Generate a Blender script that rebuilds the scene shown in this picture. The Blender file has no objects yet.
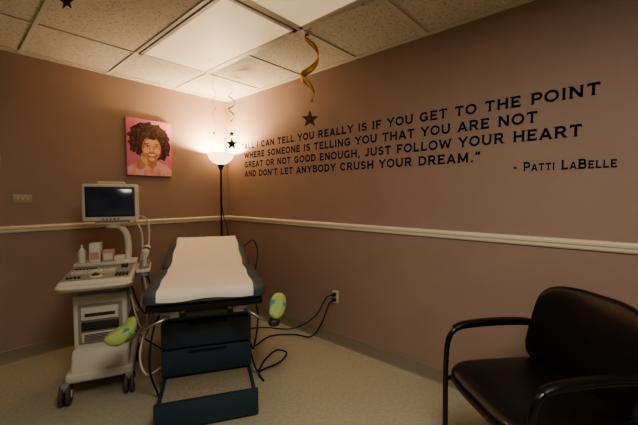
import bpy, bmesh, math, random
from mathutils import Vector, Matrix
random.seed(4)
C = bpy.context
S = C.scene
col = S.collection

# ------------------------------------------------------------------ materials
def srgb(r, g, b):
    f = lambda c: (c/255/12.92) if c/255 <= 0.04045 else ((c/255+0.055)/1.055)**2.4
    return (f(r), f(g), f(b), 1)

def mat(name, rgb, rough=0.6, metal=0.0, noise=0.0, nscale=30, bump=0.0, bscale=80, emis=None, estr=0, spec=0.5, rgb2=None, nlo=0.4, nhi=0.6, coat=0):
    m = bpy.data.materials.new(name); m.use_nodes = True
    nt = m.node_tree; b = nt.nodes['Principled BSDF']
    b.inputs['Base Color'].default_value = srgb(*rgb)
    b.inputs['Roughness'].default_value = rough
    b.inputs['Metallic'].default_value = metal
    b.inputs['Specular IOR Level'].default_value = spec
    b.inputs['Coat Weight'].default_value = coat
    tc = nt.nodes.new('ShaderNodeTexCoord')
    if noise > 0 or rgb2:
        n = nt.nodes.new('ShaderNodeTexNoise'); n.inputs['Scale'].default_value = nscale
        n.inputs['Detail'].default_value = 5
        nt.links.new(tc.outputs['Object'], n.inputs['Vector'])
        r = nt.nodes.new('ShaderNodeValToRGB')
        r.color_ramp.elements[0].position = nlo; r.color_ramp.elements[1].position = nhi
        c = srgb(*rgb)
        if rgb2: c2 = srgb(*rgb2)
        else: c2 = tuple(min(1, x*(1-noise)) for x in c[:3])+(1,)
        r.color_ramp.elements[0].color = c2; r.color_ramp.elements[1].color = c
        nt.links.new(n.outputs['Fac'], r.inputs['Fac'])
        nt.links.new(r.outputs['Color'], b.inputs['Base Color'])
    if bump > 0:
        n2 = nt.nodes.new('ShaderNodeTexNoise'); n2.inputs['Scale'].default_value = bscale
        n2.inputs['Detail'].default_value = 4
        nt.links.new(tc.outputs['Object'], n2.inputs['Vector'])
        bp = nt.nodes.new('ShaderNodeBump'); bp.inputs['Strength'].default_value = bump
        bp.inputs['Distance'].default_value = 0.01
        nt.links.new(n2.outputs['Fac'], bp.inputs['Height'])
        nt.links.new(bp.outputs['Normal'], b.inputs['Normal'])
    if emis:
        b.inputs['Emission Color'].default_value = srgb(*emis)
        b.inputs['Emission Strength'].default_value = estr
    return m

M = {}
M['wall'] = mat('wall_paint', (167,144,133), 0.55, noise=0.04, nscale=3, bump=0.05, bscale=180, spec=0.35)
M['ceil'] = mat('acoustic_tile', (210,204,190), 0.9, rgb2=(172,165,151), nscale=60, nlo=0.34, nhi=0.46, bump=0.25, bscale=90, spec=0.1)
M['tbar'] = mat('grid_white', (210,204,190), 0.5)
M['floor'] = mat('vinyl_floor', (186,182,162), 0.38, rgb2=(177,172,152), nscale=45, nlo=0.42, nhi=0.6, bump=0.02, bscale=20)
M['rail'] = mat('rail_cream', (236,226,204), 0.4)
M['base'] = mat('vinyl_base', (146,137,123), 0.5)
M['lens'] = mat('prismatic_lens_painted_glow', (236,224,202), 0.55, rgb2=(208,192,166), nscale=2.0, nlo=0.3, nhi=0.7, bump=0.15, bscale=120, emis=(255,224,178), estr=0.32)  # unlit lens; weak warm emission paints in the reflected lamp glow
M['text'] = mat('vinyl_lettering', (14,12,16), 0.85, spec=0.1)
M['black'] = mat('black_metal', (14,14,15), 0.3, spec=0.6)
M['leather'] = mat('black_vinyl', (20,19,22), 0.34, bump=0.12, bscale=140)
M['slate'] = mat('slate_vinyl', (70,86,92), 0.38, bump=0.08, bscale=120)
M['slatepanel'] = mat('slate_panel', (44,62,76), 0.42)
M['slatedark'] = mat('dark_recess', (20,22,24), 0.6)
M['paper'] = mat('exam_paper', (236,230,218), 0.8, bump=0.12, bscale=10)
M['cream'] = mat('cream_plastic', (212,208,196), 0.42, noise=0.03, nscale=6)
M['cream2'] = mat('grey_plastic', (150,147,140), 0.5)
M['dgrey'] = mat('dark_grey_plastic', (52,52,52), 0.45)
M['screen'] = mat('screen_painted_reflection', (20,24,30), 0.15, spec=0.7, emis=(90,105,125), estr=0.04)  # dark screen; faint bluish emission stands in for its reflections
M['steel'] = mat('steel', (150,148,142), 0.3, metal=0.9)
M['rubber'] = mat('rubber', (28,28,28), 0.7)
M['wheel'] = mat('caster_wheel', (84,80,74), 0.6)
M['gold'] = mat('gold_foil', (205,158,72), 0.35, metal=0.7)
M['silver'] = mat('silver_foil', (190,180,160), 0.35, metal=0.6)
M['bronze'] = mat('bronze_glitter', (90,68,58), 0.45, metal=0.4, bump=0.6, bscale=400)
M['bstar'] = mat('black_glitter', (14,12,13), 0.5)
M['pinkbg'] = mat('print_pink', (228,146,172), 0.6, rgb2=(210,126,166), nscale=5, nlo=.35, nhi=.65)
M['hair'] = mat('print_hair', (46,26,26), 0.6, rgb2=(112,62,58), nscale=34, nlo=0.36, nhi=0.54)
M['skin'] = mat('print_skin', (218,160,128), 0.6, rgb2=(196,136,106), nscale=9)
M['skinhi'] = mat('print_skin_light', (246,204,172), 0.6)
M['lips'] = mat('print_lips', (178,64,70), 0.6)
M['teeth'] = mat('print_white', (248,242,238), 0.6)
M['blouse'] = mat('print_blouse', (244,196,200), 0.6, rgb2=(230,160,170), nscale=16)
M['lime'] = mat('lime_fabric', (172,192,122), 0.8, rgb2=(84,150,150), nscale=14, nlo=0.40, nhi=0.45, bump=0.3, bscale=60)
M['plate'] = mat('plate_plastic', (180,168,148), 0.4)
M['outlet'] = mat('outlet_white', (215,205,188), 0.4)
M['tread'] = mat('step_tread', (168,158,138), 0.6, rgb2=(150,140,120), nscale=60)
M['tissue'] = mat('box_white', (225,218,210), 0.7)
M['pinkbox'] = mat('box_pink', (206,166,160), 0.7)
M['bowl'] = mat('frosted_bowl', (255,240,215), 0.5, emis=(255,218,160), estr=2.4)
M['tube'] = mat('white_tubing', (200,195,180), 0.4)

# ------------------------------------------------------------------ helpers
def empty(name, loc=(0,0,0), rz=0):
    e = bpy.data.objects.new(name, None); e.location = loc; e.rotation_euler = (0,0,rz)
    e.empty_display_size = 0.1
    col.objects.link(e); return e

def link(name, me, m, parent=None, loc=(0,0,0), rot=(0,0,0), smooth=True, ang=35):
    o = bpy.data.objects.new(name, me); col.objects.link(o)
    if m: me.materials.append(M[m] if isinstance(m, str) else m)
    o.location = loc; o.rotation_euler = rot
    if parent: o.parent = parent
    if smooth:
        for p in me.polygons: p.use_smooth = True
        try: me.set_sharp_from_angle(angle=math.radians(ang))
        except Exception: pass
    return o

def box(name, x0, x1, y0, y1, z0, z1, m, parent=None, bev=0.004, seg=2, fn=None, loc=(0,0,0), rot=(0,0,0)):
    bm = bmesh.new(); bmesh.ops.create_cube(bm, size=1)
    for v in bm.verts:
        v.co = Vector((x0+(v.co.x+.5)*(x1-x0), y0+(v.co.y+.5)*(y1-y0), z0+(v.co.z+.5)*(z1-z0)))
    if fn:
        for v in bm.verts: v.co = Vector(fn(*v.co))
    if bev > 0:
        bmesh.ops.bevel(bm, geom=bm.edges[:], offset=bev, segments=seg, affect='EDGES', profile=0.5)
    bmesh.ops.recalc_face_normals(bm, faces=bm.faces[:])
    me = bpy.data.meshes.new(name); bm.to_mesh(me); bm.free()
    return link(name, me, m, parent, loc, rot)

def boxes(name, lst, m, parent=None, bev=0.0):
    bm = bmesh.new()
    for (x0,x1,y0,y1,z0,z1) in lst:
        r = bmesh.ops.create_cube(bm, size=1)
        for v in r['verts']:
            v.co = Vector((x0+(v.co.x+.5)*(x1-x0), y0+(v.co.y+.5)*(y1-y0), z0+(v.co.z+.5)*(z1-z0)))
    if bev > 0: bmesh.ops.bevel(bm, geom=bm.edges[:], offset=bev, segments=1, affect='EDGES')
    me = bpy.data.meshes.new(name); bm.to_mesh(me); bm.free()
    return link(name, me, m, parent)

def cyl(name, p0, p1, r, m, parent=None, r2=None, seg=24):
    p0, p1 = Vector(p0), Vector(p1); d = p1-p0
    bm = bmesh.new()
    bmesh.ops.create_cone(bm, cap_ends=True, segments=seg, radius1=r, radius2=r if r2 is None else r2, depth=d.length)
    q = d.to_track_quat('Z','Y').to_matrix().to_4x4()
    bm.transform(Matrix.Translation((p0+p1)/2) @ q)
    me = bpy.data.meshes.new(name); bm.to_mesh(me); bm.free()
    return link(name, me, m, parent)

def lathe(name, prof, m, parent=None, seg=40, loc=(0,0,0), rot=(0,0,0)):
    bm = bmesh.new(); rings = []
    for r, z in prof:
        rings.append([bm.verts.new((r*math.cos(2*math.pi*i/seg), r*math.sin(2*math.pi*i/seg), z)) for i in range(seg)])
    for a, b in zip(rings, rings[1:]):
        for i in range(seg):
            bm.faces.new((a[i], a[(i+1)%seg], b[(i+1)%seg], b[i]))
    bmesh.ops.remove_doubles(bm, verts=bm.verts[:], dist=1e-5)
    bmesh.ops.recalc_face_normals(bm, faces=bm.faces[:])
    me = bpy.data.meshes.new(name); bm.to_mesh(me); bm.free()
    return link(name, me, m, parent, loc, rot)

def catmull(pts, n=10):
    P = [Vector(p) for p in pts]; P = [2*P[0]-P[1]]+P+[2*P[-1]-P[-2]]
    out = []
    for i in range(1, len(P)-2):
        for k in range(n):
            t = k/n; a,b,c,d = P[i-1],P[i],P[i+1],P[i+2]
            out.append(0.5*((2*b)+(c-a)*t+(2*a-5*b+4*c-d)*t*t+(3*b-a-3*c+d)*t**3))
    out.append(P[-2]); return out

def tube(name, pts, r, m, parent=None, smooth=True, seg=10, flat=1.0, n=8):
    path = catmull(pts, n) if smooth else [Vector(p) for p in pts]
    bm = bmesh.new(); rings = []; up = Vector((0.01,0.02,1)).normalized(); N = None
    for i, p in enumerate(path):
        t = (path[min(i+1,len(path)-1)]-path[max(i-1,0)]).normalized()
        if N is None:
            N = t.cross(up)
            if N.length < .1: N = t.cross(Vector((0,1,0)))
            N.normalize()
        else:
            N = (N - t*N.dot(t)).normalized()
        B = t.cross(N)
        rings.append([bm.verts.new(p + N*math.cos(a)*r + B*math.sin(a)*r*flat) for a in [2*math.pi*k/seg for k in range(seg)]])
    for a, b in zip(rings, rings[1:]):
        for i in range(seg): bm.faces.new((a[i], a[(i+1)%seg], b[(i+1)%seg], b[i]))
    bm.faces.new(rings[0]); bm.faces.new(rings[-1])
    bmesh.ops.recalc_face_normals(bm, faces=bm.faces[:])
    me = bpy.data.meshes.new(name); bm.to_mesh(me); bm.free()
    return link(name, me, m, parent, ang=60)

def superel(name, a, b, c, m, parent=None, e1=0.4, e2=0.3, loc=(0,0,0), rot=(0,0,0), fn=None, nu=72, nv=28):
    def sp(x, e): return math.copysign(abs(x)**e, x)
    bm = bmesh.new(); rings = []
    for j in range(1, nv):
        ph = -math.pi/2+math.pi*j/nv
        rings.append([bm.verts.new((a*sp(math.cos(ph),e1)*sp(math.cos(t),e2), b*sp(math.cos(ph),e1)*sp(math.sin(t),e2), c*sp(math.sin(ph),e1))) for t in [2*math.pi*(i+.5)/nu for i in range(nu)]])
    bot = bm.verts.new((0,0,-c)); top = bm.verts.new((0,0,c))
    for r0, r1 in zip(rings, rings[1:]):
        for i in range(nu): bm.faces.new((r0[i], r0[(i+1)%nu], r1[(i+1)%nu], r1[i]))
    for i in range(nu):
        bm.faces.new((bot, rings[0][(i+1)%nu], rings[0][i])); bm.faces.new((top, rings[-1][i], rings[-1][(i+1)%nu]))
    if fn:
        for v in bm.verts: v.co = Vector(fn(*v.co))
    bmesh.ops.recalc_face_normals(bm, faces=bm.faces[:])
    me = bpy.data.meshes.new(name); bm.to_mesh(me); bm.free()
    return link(name, me, m, parent, loc, rot, ang=80)

# ------------------------------------------------------------------ room
WX, WY, H = 2.30, 3.57, 2.43
X0, Y0 = -1.7, -2.1
box('floor', X0-.1, WX+.1, Y0-.1, WY+.1, -0.1, 0, 'floor', bev=0)
box('ceiling', X0-.1, WX+.1, Y0-.1, WY+.1, H, H+.1, 'ceil', bev=0)
box('wall_right', WX, WX+.1, Y0, WY+.1, 0, H, 'wall', bev=0)
box('wall_back', X0, WX, WY, WY+.1, 0, H, 'wall', bev=0)
box('wall_left', X0-.1, X0, Y0, WY+.1, 0, H, 'wall', bev=0)
box('wall_front', X0, WX, Y0-.1, Y0, 0, H, 'wall', bev=0)
def moulding(name, side, prof, m):
    bm = bmesh.new(); ends = []
    for e in (0, 1):
        r = []
        for (d, z) in prof:
            if side == 'right': p = (WX-d, (Y0 if e == 0 else WY-d), z)
            else: p = ((X0 if e == 0 else WX-d), WY-d, z)
            r.append(bm.verts.new(p))
        ends.append(r)
    n = len(prof)
    for i in range(n): bm.faces.new((ends[0][i], ends[0][(i+1)%n], ends[1][(i+1)%n], ends[1][i]))
    bm.faces.new(ends[0]); bm.faces.new(ends[1][::-1])
    bmesh.ops.recalc_face_normals(bm, faces=bm.faces[:])
    me = bpy.data.meshes.new(name); bm.to_mesh(me); bm.free()
    return link(name, me, m, ang=25)
rp = [(0,1.022),(.010,1.022),(.016,1.030),(.018,1.045),(.024,1.052),(.026,1.064),(.020,1.072),(.008,1.076),(0,1.076)]
moulding('trim_1', 'right', rp, 'rail'); moulding('trim_2', 'back', rp, 'rail')
bp_ = [(0,0),(.020,0),(.012,.006),(.007,.02),(.006,.095),(.003,.10),(0,.10)]
moulding('baseboard_right', 'right', bp_, 'base'); moulding('baseboard_back', 'back', bp_, 'base')
# ceiling grid T-bars
gx = [1.66-.61*k for k in range(6)]+[2.27]
gy = [2.89-1.22*k for k in range(5)]+[3.50]
L = []
for x in gx: L.append((x-.012, x+.012, Y0, WY, H-.006, H+.002))
for y in gy: L.append((X0, WX, y-.012, y+.012, H-.0065, H+.002))
for y in (2.28,1.06): L.append((1.66, 2.27, y-.012, y+.012, H-.0065, H+.002))
L += [(WX-.022, WX, Y0, WY, H-.008, H+.001), (X0, WX, WY-.022, WY, H-.008, H+.001)]
g = boxes('trim_3', L, 'tbar')
# troffers
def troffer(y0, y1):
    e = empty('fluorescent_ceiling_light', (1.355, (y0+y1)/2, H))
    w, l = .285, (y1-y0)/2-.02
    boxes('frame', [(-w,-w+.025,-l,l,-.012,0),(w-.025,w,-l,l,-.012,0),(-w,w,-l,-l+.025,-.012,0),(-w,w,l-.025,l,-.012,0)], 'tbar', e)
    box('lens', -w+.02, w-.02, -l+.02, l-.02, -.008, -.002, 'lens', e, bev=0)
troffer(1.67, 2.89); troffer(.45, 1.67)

# ------------------------------------------------------------------ quote lettering (wide engraved capitals with small serifs)
def arc(cx, cy, rx, ry, a0, a1, n=14):
    return [(cx+rx*math.cos(math.radians(a0+(a1-a0)*i/n)), cy+ry*math.sin(math.radians(a0+(a1-a0)*i/n))) for i in range(n+1)]
B_, T_ = .085, .915
G = {
 'A': (1.06, [[(.12,0),(.53,.96)],[(.53,.96),(.94,0)],[(.27,.29),(.80,.29)]], [(.12,0),(.94,0)]),
 'B': (.96, [[(.18,0),(.18,1)],[(.18,T_),(.58,T_)]+arc(.58,.72,.20,.195,90,-90,8)+[(.18,.52)],[(.18,.52),(.62,.52)]+arc(.62,.30,.23,.218,90,-90,8)+[(.18,B_)]], [(.1,0),(.1,1)]),
 'C': (1.06, [arc(.55,.5,.42,.42,42,318,20)], [(.87,.80,1)]),
 'D': (1.06, [[(.18,0),(.18,1)],[(.18,T_),(.50,T_)]+arc(.50,.5,.42,.415,90,-90,14)+[(.18,B_)]], [(.1,0),(.1,1)]),
 'E': (.90, [[(.18,0),(.18,1)],[(.18,T_),(.80,T_)],[(.18,.51),(.68,.51)],[(.18,B_),(.82,B_)]], [(.1,0),(.1,1),(.80,.86,1),(.82,.14,1),(.68,.51,1)]),
 'F': (.86, [[(.18,0),(.18,1)],[(.18,T_),(.80,T_)],[(.18,.48),(.66,.48)]], [(.18,0),(.1,1),(.80,.86,1),(.66,.48,1)]),
 'G': (1.10, [arc(.55,.5,.42,.42,42,325,20),[(.90,.0+.06),(.90,.44)],[(.62,.44),(1.0,.44)]], [(.87,.80,1)]),
 'H': (1.08, [[(.18,0),(.18,1)],[(.90,0),(.90,1)],[(.18,.51),(.90,.51)]], [(.18,0),(.18,1),(.90,0),(.90,1)]),
 'I': (.40, [[(.20,0),(.20,1)]], [(.20,0),(.20,1)]),
 'J': (.78, [[(.56,1)]+arc(.34,.30,.22,.215,0,-160,10)], [(.56,1)]),
 'K': (1.02, [[(.18,0),(.18,1)],[(.84,.98),(.24,.42)],[(.42,.56),(.88,.02)]], [(.18,0),(.18,1),(.84,1),(.88,0)]),
 'L': (.84, [[(.18,0),(.18,1)],[(.18,B_),(.76,B_)]], [(.10,0),(.18,1),(.76,.15,1)]),
 'M': (1.22, [[(.18,0),(.20,1)],[(.20,.94),(.61,.12)],[(.61,.12),(1.02,.94)],[(1.02,1),(1.04,0)]], [(.18,0),(.14,1),(1.04,0),(1.08,1)]),
 'N': (1.08, [[(.18,0),(.18,1)],[(.20,.94),(.88,.06)],[(.90,0),(.90,1)]], [(.18,0),(.12,1),(.90,1)]),
 'O': (1.14, [arc(.57,.5,.45,.42,0,360,26)], []),
 'P': (.92, [[(.18,0),(.18,1)],[(.18,T_),(.58,T_)]+arc(.58,.67,.24,.245,90,-90,8)+[(.18,.425)]], [(.18,0),(.1,1)]),
 'R': (1.02, [[(.18,0),(.18,1)],[(.18,T_),(.58,T_)]+arc(.58,.69,.23,.225,90,-90,8)+[(.18,.465)],[(.54,.46),(.86,.02)]], [(.18,0),(.1,1),(.90,0)]),
 'S': (.88, [arc(.44,.71,.28,.205,35,270,12)+arc(.44,.295,.31,.21,90,-145,12)[0:]], [(.70,.85,1),(.16,.15,1)]),
 'T': (.96, [[(.48,0),(.48,1)],[(.08,T_),(.88,T_)]], [(.48,0),(.08,.85,1),(.88,.85,1)]),
 'U': (1.06, [[(.17,1)]+arc(.53,.38,.36,.30,180,360,14)+[(.89,1)]], [(.17,1),(.89,1)]),
 'V': (1.04, [[(.10,1),(.52,.05)],[(.52,.05),(.94,1)]], [(.10,1),(.94,1)]),
 'W': (1.44, [[(.10,1),(.42,.06)],[(.42,.06),(.72,.90)],[(.72,.90),(1.02,.06)],[(1.02,.06),(1.34,1)]], [(.10,1),(1.34,1)]),
 'Y': (1.02, [[(.10,1),(.51,.47)],[(.92,1),(.51,.47)],[(.51,.50),(.51,0)]], [(.10,1),(.92,1),(.51,0)]),
 ' ': (.50, [], []),
 '.': (.36, [[(.18,0),(.18,.17)]], []),
 ',': (.36, [[(.20,.17),(.20,.02),(.12,-.16)]], []),
 "'": (.30, [[(.16,1.02),(.16,.88),(.10,.70)]], []),
 '"': (.56, [[(.16,1.02),(.16,.88),(.10,.70)],[(.42,1.02),(.42,.88),(.36,.70)]], []),
 '`': (.56, [[(.12,.72),(.12,.86),(.20,1.04)],[(.38,.72),(.38,.86),(.46,1.04)]], []),
 '-': (.60, [[(.12,.42),(.48,.42)]], []),
}
def glyph_polys(s, th=.20, small=.78):
    polys = []; x = 0
    for ch in s:
        sc = small if ch.islower() else 1.0
        w, strokes, ser = G[ch.upper()]
        for st in strokes:
            for i in range(len(st)-1):
                a, b = Vector(st[i]), Vector(st[i+1]); d = b-a
                if d.length < 1e-4: continue
                d.normalize(); nn = Vector((-d.y, d.x))*th/2
                polys.append([(x+p.x*sc, p.y*sc) for p in (a-nn, b-nn, b+nn, a+nn)])
                if i > 0 : polys.append([(x+(a.x+th/2*math.cos(q*math.pi/4))*sc, (a.y+th/2*math.sin(q*math.pi/4))*sc) for q in range(8)])
        for sr in ser:
            if len(sr) == 3: hx, hy = .035, .12
            else: hx, hy = .15, .035
            cy = sr[1] if len(sr) == 3 else (hy if sr[1] == 0 else 1-hy)
            cx = sr[0]
            polys.append([(x+(cx+p*hx)*sc, (cy+q*hy)*sc) for p, q in ((-1,-1),(1,-1),(1,1),(-1,1))])
        x += (w+.13)*sc
    return polys, x-.13
lines = [("`ALL I CAN TELL YOU REALLY IS IF YOU GET TO THE POINT", 3.27, .120, 1.868, .064),
         ("WHERE SOMEONE IS TELLING YOU THAT YOU ARE NOT", 3.22, .395, 1.764, .064),
         ("GREAT OR NOT GOOD ENOUGH, JUST FOLLOW YOUR HEART", 3.22, .19, 1.662, .064),
         ("AND DON'T LET ANYBODY CRUSH YOUR DREAM.\"", 3.22, .70, 1.560, .064),
         ("- Patti LaBelle", .515, .045, 1.482, .052)]
bmT = bmesh.new()
for body, ya, yb, zc, cap in lines:
    polys, W = glyph_polys(body)
    for k, P in enumerate(polys):
        off = .0012+.00002*(k % 7)
        bmT.faces.new([bmT.verts.new((WX-off, ya+(yb-ya)*px/W, zc-cap/2+py*cap)) for px, py in P])
me = bpy.data.meshes.new('wall_quote_lettering'); bmT.to_mesh(me); bmT.free()
link('wall_quote_lettering', me, 'text', smooth=False)

# ------------------------------------------------------------------ portrait canvas
pe = empty('portrait_canvas', (1.397, WY-.002, 1.785))
PW, PH = .215, .275
box('canvas', -PW, PW, -.03, 0, -PH, PH, 'pinkbg', pe, bev=.003)
def flat(name, pts, m, layer):
    bm = bmesh.new(); vs = [bm.verts.new((x, -.031-layer*.0006, z)) for x, z in pts]
    f = bm.faces.new(vs); bmesh.ops.triangulate(bm, faces=[f])
    bmesh.ops.recalc_face_normals(bm, faces=bm.faces[:])
    me = bpy.data.meshes.new(name); bm.to_mesh(me); bm.free()
    return link(name, me, m, pe, smooth=False)
def ell(cx, cz, a, b, n=36, rot=0, wob=0, k=9, clampx=PW-.004):
    out = []
    for i in range(n):
        t = 2*math.pi*i/n; r = 1+wob*math.sin(k*t)+wob*.7*math.sin((k*2+3)*t+1)
        x, z = a*r*math.cos(t), b*r*math.sin(t)
        X = cx+x*math.cos(rot)-z*math.sin(rot); Z = cz+x*math.sin(rot)+z*math.cos(rot)
        out.append((max(-clampx, min(clampx, X)), max(-PH+.004, min(PH-.004, Z))))
    return out
flat('hair', ell(-.005,.095,.192,.150,140,wob=.07,k=13), 'hair', 0)
flat('hair_side', ell(.10,.01,.095,.12,100,wob=.10,k=9), 'hair', 1)
flat('hair_side_left', ell(-.105,.03,.085,.10,90,wob=.10,k=7), 'hair', 1)
flat('blouse', [(-PW+.004,-PH+.004),(-PW+.004,-.20),(-.14,-.15),(-.05,-.125),(.07,-.125),(.16,-.16),(PW-.004,-.21),(PW-.004,-PH+.004)], 'blouse', 2)
flat('neck', [(-.05,-.05),(.06,-.05),(.065,-.16),(.02,-.20),(-.05,-.16)], 'skin', 3)
face = []
for i in range(40):
    t = 2*math.pi*i/40; z = .130*math.sin(t); w = .092*(1 if z > -.02 else 1-(abs(z+.02)/.105)**2*.36)
    face.append((.015+w*math.cos(t), -.01+z))
flat('face', face, 'skin', 4)
flat('cheek_a', ell(-.035,-.025,.030,.028), 'skinhi', 5)
flat('cheek_b', ell(.068,-.025,.026,.028), 'skinhi', 5)
flat('forehead', ell(.015,.055,.060,.032), 'skinhi', 5)
flat('chin', ell(.015,-.108,.030,.018), 'skinhi', 5)
flat('fringe', ell(.0,.135,.13,.048,60,wob=.14,k=8), 'hair', 6)
flat('eye_a', ell(-.028,.018,.019,.007), 'teeth', 6); flat('iris_a', ell(-.026,.018,.007,.007), 'hair', 7)
flat('eye_b', ell(.058,.018,.019,.007), 'teeth', 6); flat('iris_b', ell(.058,.018,.007,.007), 'hair', 7)
flat('lid_a', ell(-.028,.026,.023,.003), 'hair', 7); flat('lid_b', ell(.058,.026,.023,.003), 'hair', 7)
flat('brow_a', ell(-.03,.043,.028,.003,rot=.12), 'hair', 7); flat('brow_b', ell(.06,.043,.028,.003,rot=-.12), 'hair', 7)
flat('nose_shadow', [(.006,.0),(.024,.0),(.040,-.030),(.016,-.042),(-.010,-.030)], 'skin', 6)
flat('nose', [(.010,.02),(.020,.02),(.032,-.026),(.014,-.034),(-.003,-.026)], 'skinhi', 7)
flat('mouth', [(-.032,-.052),(0,-.048),(.015,-.051),(.03,-.048),(.062,-.052),(.042,-.080),(.015,-.090),(-.012,-.080)], 'lips', 6)
flat('smile', [(-.024,-.055),(.015,-.057),(.054,-.055),(.038,-.074),(.015,-.082),(-.008,-.074)], 'teeth', 7)
flat('hand', ell(-.085,-.165,.040,.055,rot=-.5), 'skin', 5)
for i in range(4): flat('finger_%d' % (i+1), ell(-.075+.013*i,-.118-.004*i,.008,.034,rot=.35-.1*i), 'skinhi', 6)

# ------------------------------------------------------------------ switch plates
sp = empty('light_switch_plate', (.42, WY-.001, 1.286))
box('plate', -.06, .06, -.007, 0, -.036, .036, 'plate', sp, bev=.003)
for i, x in enumerate((-.03, .0, .03)):
    box('toggle_%d' % (i+1), x-.005, x+.005, -.016, -.007, -.010, .010, 'outlet', sp, bev=.002)
th = empty('thermostat', (.262, WY-.001, 1.58))
box('body', -.04, .04, -.028, 0, -.055, .055, 'plate', th, bev=.006)
box('display', -.025, .025, -.030, -.027, 0, .03, 'dgrey', th, bev=.001)

ou = empty('wall_outlet', (WX-.001, 1.886, .42))
box('plate', -.006, 0, -.036, .036, -.058, .058, 'outlet', ou, bev=.003)
box('socket_upper', -.009, -.005, -.017, .017, .008, .040, 'plate', ou, bev=.002)
box('socket_lower', -.009, -.005, -.017, .017, -.040, -.008, 'plate', ou, bev=.002)
box('plug_upper', -.040, -.009, -.014, .014, .012, .036, 'rubber', ou, bev=.004)
box('plug_lower', -.040, -.009, -.014, .014, -.036, -.012, 'rubber', ou, bev=.004)

pc = empty('power_cords')
tube('cord_1', [(2.262,1.886,.395),(2.22,1.90,.36),(2.20,1.98,.16),(2.20,2.10,.03),(2.17,2.28,.008),(2.0,2.42,.008),(1.78,2.36,.008)], .006, 'rubber', pc)
tube('cord_2', [(2.262,1.886,.443),(2.21,1.92,.42),(2.21,2.04,.24),(2.20,2.22,.10),(2.20,2.42,.015),(2.10,2.62,.008),(1.97,2.72,.008)], .005, 'rubber', pc)
tube('cord_3', [(1.42,1.94,.20),(1.50,1.97,.03),(1.66,2.09,.008),(1.84,2.16,.008),(1.87,2.06,.008),(1.72,1.98,.008),(1.52,1.97,.016),(1.47,1.86,.008)], .006, 'rubber', pc)

# ------------------------------------------------------------------ floor lamp
LX, LY = 2.10, 3.39
fl = empty('floor_lamp', (LX, LY, 0))
lathe('base', [(0,0),(.125,0),(.13,.008),(.12,.018),(.03,.03),(.014,.05),(0,.05)], 'black', fl)
cyl('pole', (0,0,.04), (0,0,1.64), .010, 'black', fl)
for i, z in enumerate((.45,.85,1.25)): cyl('joint_%d' % (i+1), (0,0,z), (0,0,z+.02), .013, 'black', fl)
lathe('socket_cup', [(.010,1.60),(.018,1.61),(.035,1.645),(.04,1.66),(0,1.66)], 'black', fl)
lathe('bowl', [(.0,1.66),(.04,1.662),(.085,1.685),(.120,1.72),(.142,1.765),(.148,1.785),(.144,1.785),(.137,1.765),(.115,1.725),(.082,1.692),(.038,1.67),(0,1.668)], 'bowl', fl)
cyl('bulb', (0,0,1.67), (0,0,1.70), .02, 'bowl', fl)
tube('cord', [(.0,-.012,1.20),(.01,-.02,1.10),(.05,-.03,.95),(.07,-.02,.7),(.05,-.01,.3),(.03,0,.04)], .004, 'rubber', fl)
ld = bpy.data.lights.new('lamp_glow', 'POINT'); ld.energy = 52; ld.color = (1,.79,.53); ld.shadow_soft_size = .03
lo = bpy.data.objects.new('lamp_glow', ld); lo.location = (0,0,1.735); lo.parent = fl; col.objects.link(lo)

# ------------------------------------------------------------------ exam table
T = empty('exam_table', (1.006, 1.795, 0), math.radians(-30))
box('plinth', -.25, .25, .30, 1.30, 0, .08, 'slatedark', T)
box('cabinet', -.275, .275, .27, 1.34, .07, .60, 'slatepanel', T, bev=.008)
box('drawer_lower', -.28, .28, .245, .272, .155, .325, 'slatepanel', T, bev=.008)
box('drawer_upper', -.28, .28, .245, .272, .335, .505, 'slatepanel', T, bev=.008)
box('drawer_top', -.26, .26, .25, .272, .515, .595, 'slatepanel', T, bev=.006)
for i, z in enumerate((.31, .49)): box('pull_%d' % (i+1), -.12, .12, .236, .248, z-.008, z+.004, 'slatedark', T, bev=.003)
box('deck', -.30, .30, .12, 1.38, .60, .645, 'cream2', T, bev=.008)
box('seat_pan', -.33, .33, .03, 1.38, .645, .685, 'slatedark', T, bev=.008)
# pull-out step
box('step_front', -.285, .285, -.075, -.045, .012, .165, 'slatepanel', T, bev=.008)
box('step_tread', -.255, .255, -.046, .30, .115, .135, 'tread', T, bev=.003)
box('step_side_a', -.275, -.255, -.046, .30, .02, .150, 'slatepanel', T, bev=.004)
box('step_side_b', .255, .275, -.046, .30, .02, .150, 'slatepanel', T, bev=.004)
for s, nm in ((-1,'a'), (1,'b')):
    box('stirrup_housing_'+nm, s*.20-.05, s*.20+.05, .02, .25, .61, .645, 'steel', T, bev=.004)
box('treatment_pan', -.12, .12, .06, .25, .595, .64, 'dgrey', T, bev=.004)
superel('cushion_seat', .35, .375, .042, 'slate', T, e1=.35, e2=.16, loc=(0,.375,.725))
superel('cushion_back', .34, .345, .042, 'slate', T, e1=.35, e2=.22, loc=(0,1.09,.725),
        fn=lambda x,y,z: (x*(1-.05*max(0,(y+.345)/.69)), y, z+(y+.345)*.20))
box('back_frame', -.31, .31, .78, 1.40, .68, .695, 'slatedark', T, bev=.004, fn=lambda x,y,z:(x,y,z+(y-.745)*.17))
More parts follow.
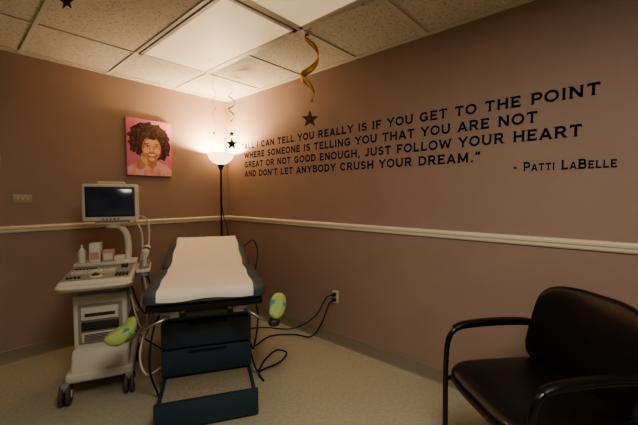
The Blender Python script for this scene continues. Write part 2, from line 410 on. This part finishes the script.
# paper
bm = bmesh.new()
prof = [(-.006,.715),(-.008,.725),(-.008,.74),(-.004,.757),(.008,.768),(.03,.770)]
n = 60
for i in range(1, n+1):
    y = .03+(1.44-.03)*i/n
    prof.append((y, .7705+(max(0,y-.745))*.20))
prof += [(1.45,.90),(1.452,.87),(1.452,.83)]
nx = 40; rows = []
rnd = random.Random(2)
for j, (y, zz) in enumerate(prof):
    row = []
    for i in range(nx+1):
        u = i/nx; x = -.268+.536*u
        cr = .0010*math.sin(x*30+y*5)+.0008*math.sin(x*51-y*13+1)+rnd.uniform(0,.0006)
        e = (2*u-1)**6*.003
        if j < 4: row.append(bm.verts.new((x, y-abs(cr)-.002, zz-.006*math.sin(u*9))))
        else: row.append(bm.verts.new((x+.004*math.sin(y*17), y, zz+abs(cr)+.001+e)))
    rows.append(row)
for a, b in zip(rows, rows[1:]):
    for i in range(nx): bm.faces.new((a[i], a[i+1], b[i+1], b[i]))
me = bpy.data.meshes.new('paper'); bm.to_mesh(me); bm.free()
link('paper', me, 'paper', T, ang=180)
cyl('paper_roll', (-.27,1.475,.80), (.27,1.475,.80), .035, 'paper', T)
cyl('roll_rod', (-.30,1.475,.80), (.30,1.475,.80), .008, 'steel', T)
box('roll_bracket_a', -.30, -.285, 1.38, 1.49, .78, .82, 'dgrey', T); box('roll_bracket_b', .285, .30, 1.38, 1.49, .78, .82, 'dgrey', T)
def boot(name, loc, rot, s):
    def f(x,y,z):
        t = (y/.09+1)/2
        w = .85+.30*math.sin(t*math.pi*.9)
        return (x*w, y, z*(1.15-.25*t)+.028*(t-.4)**2*4+.003*math.sin(x*120))
    return superel(name, .052*s, .090*s, .036*s, 'lime', T, e1=.8, e2=.7, loc=loc, rot=rot, fn=f, nu=40, nv=20)
tube('stirrup_arm_a', [(-.20,.10,.625),(-.22,-.0,.62),(-.33,-.02,.58),(-.42,.06,.50),(-.50,.14,.475)], .010, 'steel', T)
boot('stirrup_cover_a', (-.46,.12,.515), (.45,.0,-1.15), 1.05)
tube('stirrup_arm_b', [(.20,.10,.625),(.24,-.02,.62),(.33,-.05,.57),(.40,-.03,.56),(.43,-.02,.62)], .010, 'steel', T)
boot('stirrup_cover_b', (.41,-.03,.635), (1.0,.2,-.3), .85)
superel('stirrup_heel_b', .035,.035,.025,'dgrey', T, e1=.8,e2=.8, loc=(.385,-.05,.55))
tube('side_cable', [(.29,.9,.60),(.36,.95,.50),(.40,.8,.30),(.34,.6,.12),(.30,.5,.2)], .007, 'rubber', T)
tube('hand_control_cord', [(.33,1.25,.83),(.42,1.28,.88),(.46,1.25,.78),(.42,1.15,.62),(.31,1.0,.60)], .006, 'dgrey', T)
tube('side_tubing', [(-.29,.6,.60),(-.36,.4,.50),(-.40,.25,.34),(-.36,.2,.22),(-.29,.35,.18)], .007, 'tube', T)
tube('side_cord', [(-.28,.5,.56),(-.33,.3,.45),(-.34,.2,.25),(-.31,.3,.02)], .006, 'rubber', T)

# ------------------------------------------------------------------ ultrasound cart
U = empty('ultrasound_machine', (.66, 2.54, 0), math.radians(-23.6))
def caster(nm, x, y):
    for s in (-1, 1):
        lathe('wheel_%s_%d' % (nm, 1 if s > 0 else 2), [(0,-.012),(.034,-.012),(.038,-.009),(.056,-.012),(.065,-.007),(.066,0),(.065,.007),(.056,.012),(.038,.009),(.034,.012),(0,.012)], 'wheel', U, seg=28, loc=(x+s*.018, y, .067), rot=(0,math.pi/2,0))
        cyl('hub_%s_%d' % (nm, 1 if s > 0 else 2), (x+s*.032-.002,y,.067), (x+s*.032+.002,y,.067), .024, 'cream', U)
    cyl('axle_'+nm, (x-.034,y,.067), (x+.034,y,.067), .007, 'steel', U)
    box('fork_'+nm, x-.022, x+.022, y-.035, y+.05, .095, .14, 'cream2', U, bev=.008)
caster('front_a', -.185, -.05); caster('front_b', .165, -.04); caster('rear_a', -.165, .44); caster('rear_b', .165, .44)
box('chassis', -.19, .19, -.06, .52, .125, .19, 'cream', U, bev=.02, seg=3)
box('toe_fairing', -.165, .165, -.05, .10, .17, .31, 'cream', U, bev=.018, seg=3, fn=lambda x,y,z:(x, y+(.07 if (z>.25 and y<0) else 0), z))
box('cabinet', -.155, .155, .035, .46, .18, .66, 'cream', U, bev=.016, seg=3)
box('front_panel', -.125, .125, .024, .040, .34, .60, 'cream2', U, bev=.006)
box('printer', -.105, .105, .010, .030, .50, .585, 'cream', U, bev=.004)
box('printer_slot', -.085, .085, .006, .012, .525, .545, 'dgrey', U, bev=.001)
box('disk_drive', -.105, .105, .012, .030, .43, .485, 'dgrey', U, bev=.003)
box('vent_panel', -.105, .105, .014, .028, .355, .415, 'cream', U, bev=.003)
for i in range(5): box('vent_%d' % (i+1), -.09, .09, .010, .016, .362+.010*i, .366+.010*i, 'dgrey', U, bev=0)
for s, nm in ((-1,'a'),(1,'b')):
    for i in range(6): box('side_vent_%s_%d' % (nm, i+1), s*.156-.002, s*.156+.002, .12, .36, .30+.03*i, .312+.03*i, 'dgrey', U, bev=0)
box('neck', -.13, .13, .06, .40, .65, .73, 'cream2', U, bev=.01)
box('console', -.215, .215, -.13, .42, .715, .800, 'cream', U, bev=.022, seg=4, fn=lambda x,y,z:(x*(1 if y>0 else .93), y, z-(.0 if y>0 else .012)+(.02 if (z<.75 and y<0) else 0)))
def tilt(x, y, z): return (x, y, z-(.39-y)*.0135/.5)
box('key_deck', -.185, .185, -.095, .30, .798, .804, 'cream2', U, bev=.002, fn=tilt)
K = []
for r in range(5):
    for c in range(13):
        K.append((-.165+.0195*c, -.165+.0195*c+.015, .06+.021*r, .06+.021*r+.016, .794, .808))
boxes('keyboard', K, 'cream', U, bev=.001)
K = []
for r in range(3):
    for c in range(4): K.append((.10+.02*c, .10+.02*c+.013, -.06+.03*r, -.06+.03*r+.016, .79, .804))
for c in range(6): K.append((-.165+.022*c, -.165+.022*c+.016, .19, .205, .80, .809))
for c in range(4): K.append((-.165+.02*c, -.165+.02*c+.014, -.05, -.038, .79, .803))
boxes('function_keys', K, 'dgrey', U, bev=.001)
superel('trackball', .024, .024, .022, 'dgrey', U, e1=1, e2=1, loc=(-.01,-.03,.796), nu=24, nv=14)
lathe('trackball_ring', [(.026,.79),(.036,.79),(.036,.802),(.028,.804),(.026,.80)], 'cream', U, loc=(-.01,-.03,0))
for i in range(4): cyl('knob_%d' % (i+1), (.12+.0*i+.022*(i%2),.19+.03*(i//2),.80), (.12+.022*(i%2),.19+.03*(i//2),.82), .009, 'dgrey', U)
tube('front_handle', [(-.19,-.10,.755),(-.185,-.155,.76),(-.10,-.175,.76),(.10,-.175,.76),(.185,-.155,.76),(.19,-.10,.755)], .011, 'cream', U)
box('rear_shelf', -.20, .20, .30, .46, .80, .825, 'cream', U, bev=.008)
box('tissue_box', -.105, -.035, .32, .42, .825, .965, 'tissue', U, bev=.003)
box('tissue_label', -.097, -.043, .317, .321, .85, .90, 'pinkbox', U, bev=0)
box('glove_box', -.025, .045, .33, .43, .825, .905, 'pinkbox', U, bev=.003)
box('glove_label', -.018, .038, .327, .331, .84, .885, 'tissue', U, bev=0)
box('wipes_stack', .05, .115, .32, .42, .825, .86, 'tissue', U, bev=.004)
lathe('gel_bottle', [(0,0),(.022,0),(.024,.01),(.024,.08),(.014,.10),(.008,.105),(.006,.13),(0,.13)], 'tissue', U, loc=(-.155,.36,.825), seg=20)
tube('monitor_mast', [(.13,.43,.80),(.135,.45,.90),(.125,.46,1.0),(.09,.47,1.06),(.03,.47,1.09)], .024, 'cream', U, seg=16)
MX = .033
cyl('swivel', (MX,.47,1.065), (MX,.47,1.12), .05, 'cream', U, r2=.07)
box('swivel_plate', MX-.11, MX+.11, .40, .55, 1.095, 1.12, 'cream', U, bev=.01)
box('monitor_bezel', MX-.185, MX+.185, .36, .44, 1.12, 1.40, 'cream', U, bev=.02, seg=4)
box('monitor_shell', MX-.175, MX+.175, .43, .66, 1.135, 1.39, 'cream', U, bev=.02, seg=3, fn=lambda x,y,z:(MX+(x-MX)*(1 if y<.5 else .7), y, z if y<.5 else 1.26+(z-1.26)*.75))
box('screen_surround', MX-.16, MX+.16, .354, .364, 1.155, 1.378, 'dgrey', U, bev=.006)
box('screen', MX-.145, MX+.145, .351, .357, 1.170, 1.364, 'screen', U, bev=.003)
box('monitor_top_handle', MX-.09, MX+.09, .40, .50, 1.395, 1.420, 'cream', U, bev=.010, seg=3)
for i in range(5): cyl('monitor_button_%d' % (i+1), (MX-.05+.025*i,.358,1.138), (MX-.05+.025*i,.352,1.138), .005, 'dgrey', U, seg=12)
box('probe_rack', .21, .30, .05, .34, .775, .80, 'cream', U, bev=.008)
for i, y in enumerate((.09,.19,.29)):
    cyl('probe_cup_%d' % (i+1), (.26,y,.75), (.26,y,.82), .030, 'cream2', U, r2=.034)
    lathe('probe_%d' % (i+1), [(0,0),(.010,0),(.014,.03),(.015,.09),(.024,.12),(.025,.14),(.012,.15),(0,.15)], 'cream' if i != 1 else 'dgrey', U, loc=(.26,y,.79), rot=(.1,.1,0), seg=20)
tube('probe_cable_1', [(.26,.09,.75),(.275,.09,.60),(.27,.10,.42),(.23,.14,.36),(.19,.20,.45),(.16,.25,.58)], .006, 'tube', U)
tube('probe_cable_2', [(.26,.19,.75),(.285,.18,.55),(.275,.18,.33),(.23,.20,.27),(.19,.25,.38),(.16,.3,.52)], .006, 'cream2', U)
tube('probe_cable_3', [(.26,.29,.75),(.29,.28,.62),(.285,.27,.48),(.25,.27,.42),(.20,.30,.50),(.16,.34,.62)], .006, 'rubber', U)
tube('overhead_cable', [(.20,.45,1.16),(.27,.44,1.12),(.285,.40,.98),(.27,.32,.88)], .006, 'tube', U)
tube('overhead_cable_2', [(.17,.46,1.13),(.225,.45,1.04),(.235,.42,.90),(.225,.36,.80),(.23,.34,.55),(.20,.36,.42),(.16,.38,.5)], .006, 'cream', U)
tube('power_cable', [(.10,.50,.30),(.22,.56,.12),(.34,.52,.03),(.40,.40,.008),(.36,.28,.008)], .006, 'rubber', U)

# ------------------------------------------------------------------ arm chair
Ch = empty('waiting_room_armchair', (1.682, .252, 0), math.radians(-130.5))
AW = .282
for s, nm in ((-1,'a'),(1,'b')):
    x = s*AW
    tube('arm_frame_'+nm, [(x,-.27,.012),(x,-.275,.25),(x,-.275,.50),(x,-.262,.60),(x,-.225,.648),(x,-.15,.662),(x,0,.667),(x,.15,.662),(x*.98,.235,.65)], .0125, 'black', Ch, seg=14)
    tube('arm_pad_'+nm, [(x,-.235,.653),(x,-.18,.672),(x,-.05,.682),(x,.10,.680),(x,.17,.672)], .021, 'leather', Ch, seg=14, flat=.6)
    tube('rear_leg_'+nm, [(x,.33,.012),(x,.28,.20),(x,.235,.42),(x*.98,.235,.60),(x*.93,.265,.72),(x*.85,.29,.79)], .0125, 'black', Ch, seg=14)
    cyl('foot_front_'+nm, (x,-.27,0), (x,-.27,.02), .016, 'rubber', Ch); cyl('foot_rear_'+nm, (x,.33,0), (x,.33,.02), .016, 'rubber', Ch)
    tube('side_rail_'+nm, [(x,-.272,.40),(x,0,.405),(x,.238,.40)], .010, 'black', Ch, smooth=False)
cyl('cross_front', (-AW,-.20,.402), (AW,-.20,.402), .010, 'black', Ch); cyl('cross_rear', (-AW,.20,.402), (AW,.20,.402), .010, 'black', Ch)
superel('seat', AW-.018, .275, .045, 'leather', Ch, e1=.55, e2=.35, loc=(0,-.025,.462), fn=lambda x,y,z:(x,y,z+.012*(abs(x)/.26)**2-.018*max(0,-(y+.15)/.115)**2))
superel('backrest', .270, .205, .034, 'leather', Ch, e1=.6, e2=.42, loc=(0,.235,.685), rot=(math.radians(78),0,0),
        fn=lambda x,y,z:(x*(1-.05*(y/.2)), y-.018*(x/.26)**2, z+.05*(x/.26)**2))

# ------------------------------------------------------------------ hanging decorations
def ribbon(name, x, y, z1, z0, R, turns, w, m, parent, ph=0):
    bm = bmesh.new(); prev = None; n = 90
    for i in range(n+1):
        t = i/n; a = ph+2*math.pi*turns*t; r = R*(.35+.65*math.sin(math.pi*min(1,t*1.05))**.6) if i not in (0,n) else .005
        c = Vector((x+r*math.cos(a), y+r*math.sin(a), z1+(z0-z1)*t))
        ww = w*(.35+.65*math.sin(math.pi*t))
        p, q = bm.verts.new(c+Vector((0,0,ww/2))), bm.verts.new(c-Vector((0,0,ww/2)))
        if prev: bm.faces.new((prev[0], prev[1], q, p))
        prev = (p, q)
    me = bpy.data.meshes.new(name); bm.to_mesh(me); bm.free()
    o = link(name, me, m, parent, ang=180)
    md = o.modifiers.new('thick', 'SOLIDIFY'); md.thickness = .0008
    return o
def star(name, x, y, z, R, m, parent, rz):
    bm = bmesh.new(); pts = []
    for i in range(10):
        a = math.pi/2+i*math.pi/5; r = R if i % 2 == 0 else R*.42
        pts.append((r*math.cos(a), r*math.sin(a)))
    f = [bm.verts.new((a,-.0015,b)) for a,b in pts]; k = [bm.verts.new((a,.0015,b)) for a,b in pts]
    fc = bm.verts.new((0,-.004,0)); kc = bm.verts.new((0,.004,0))
    for i in range(10):
        j = (i+1)%10
        bm.faces.new((fc,f[i],f[j])); bm.faces.new((kc,k[j],k[i])); bm.faces.new((f[i],k[i],k[j],f[j]))
    bmesh.ops.recalc_face_normals(bm, faces=bm.faces[:])
    me = bpy.data.meshes.new(name); bm.to_mesh(me); bm.free()
    return link(name, me, m, parent, (x,y,z), (0,0,rz), smooth=False)
def deco(x, y, zs_, ze, R, turns, w, rm, stars, ph=0):
    e = empty('hanging_swirl_decoration', (x, y, H))
    cyl('string', (0,0,0), (0,0,zs_-H), .001, 'silver', e, seg=6)
    ribbon('swirl', 0, 0, zs_-H, ze-H, R, turns, w, rm, e, ph)
    last = ze
    for i, (z, r, m) in enumerate(stars):
        cyl('thread_%d' % (i+1), (0,0,last-H), (0,0,z+r-.004-H), .001, 'silver', e, seg=6)
        star('star_%d' % (i+1), 0, 0, z-H, r, m, e, math.radians(-48)); last = z-r*.4
deco(1.736, 1.66, 2.425, 1.97, .065, 1.6, .055, 'gold', [(1.845,.062,'bronze')], ph=2.2)
deco(1.956, 2.95, 2.36, 2.02, .035, 2.5, .02, 'silver', [(1.93,.035,'bronze'),(1.83,.066,'bstar')])
deco(1.73, 2.90, 2.38, 1.95, .022, 3.5, .008, 'silver', [(1.90,.020,'silver')])
e = empty('hanging_star_decoration', (.50, 2.35, H))
cyl('string', (0,0,0), (0,0,-.01), .001, 'silver', e, seg=6)
star('star', 0, 0, -.04, .045, 'bronze', e, math.radians(-48))

# ------------------------------------------------------------------ lights
def area(name, loc, rot, sx, sy, en, c):
    d = bpy.data.lights.new(name, 'AREA'); d.shape = 'RECTANGLE'; d.size = sx; d.size_y = sy; d.energy = en; d.color = c
    o = bpy.data.objects.new(name, d); o.location = loc; o.rotation_euler = rot; col.objects.link(o); return o
area('added_fill_light', (.3, .0, H-.03), (0,0,0), .6, 1.2, 28, (1,.92,.79))  # fill light added above the camera to brighten the room, no fixture modelled
w = bpy.data.worlds.new('world'); S.world = w; w.use_nodes = True
w.node_tree.nodes['Background'].inputs[0].default_value = (.02,.018,.015,1)

# ------------------------------------------------------------------ camera
cd = bpy.data.cameras.new('camera'); cd.sensor_width = 36; cd.lens = 36*340/638; cd.clip_start = .02
co = bpy.data.objects.new('camera', cd); col.objects.link(co)
co.location = (0,0,1.31)
co.rotation_euler = (math.radians(90-2.78), 0, math.radians(42.2-90))
S.camera = co
S.view_settings.view_transform = 'AgX'
S.view_settings.look = 'AgX - Medium High Contrast'
S.view_settings.exposure = 0.52
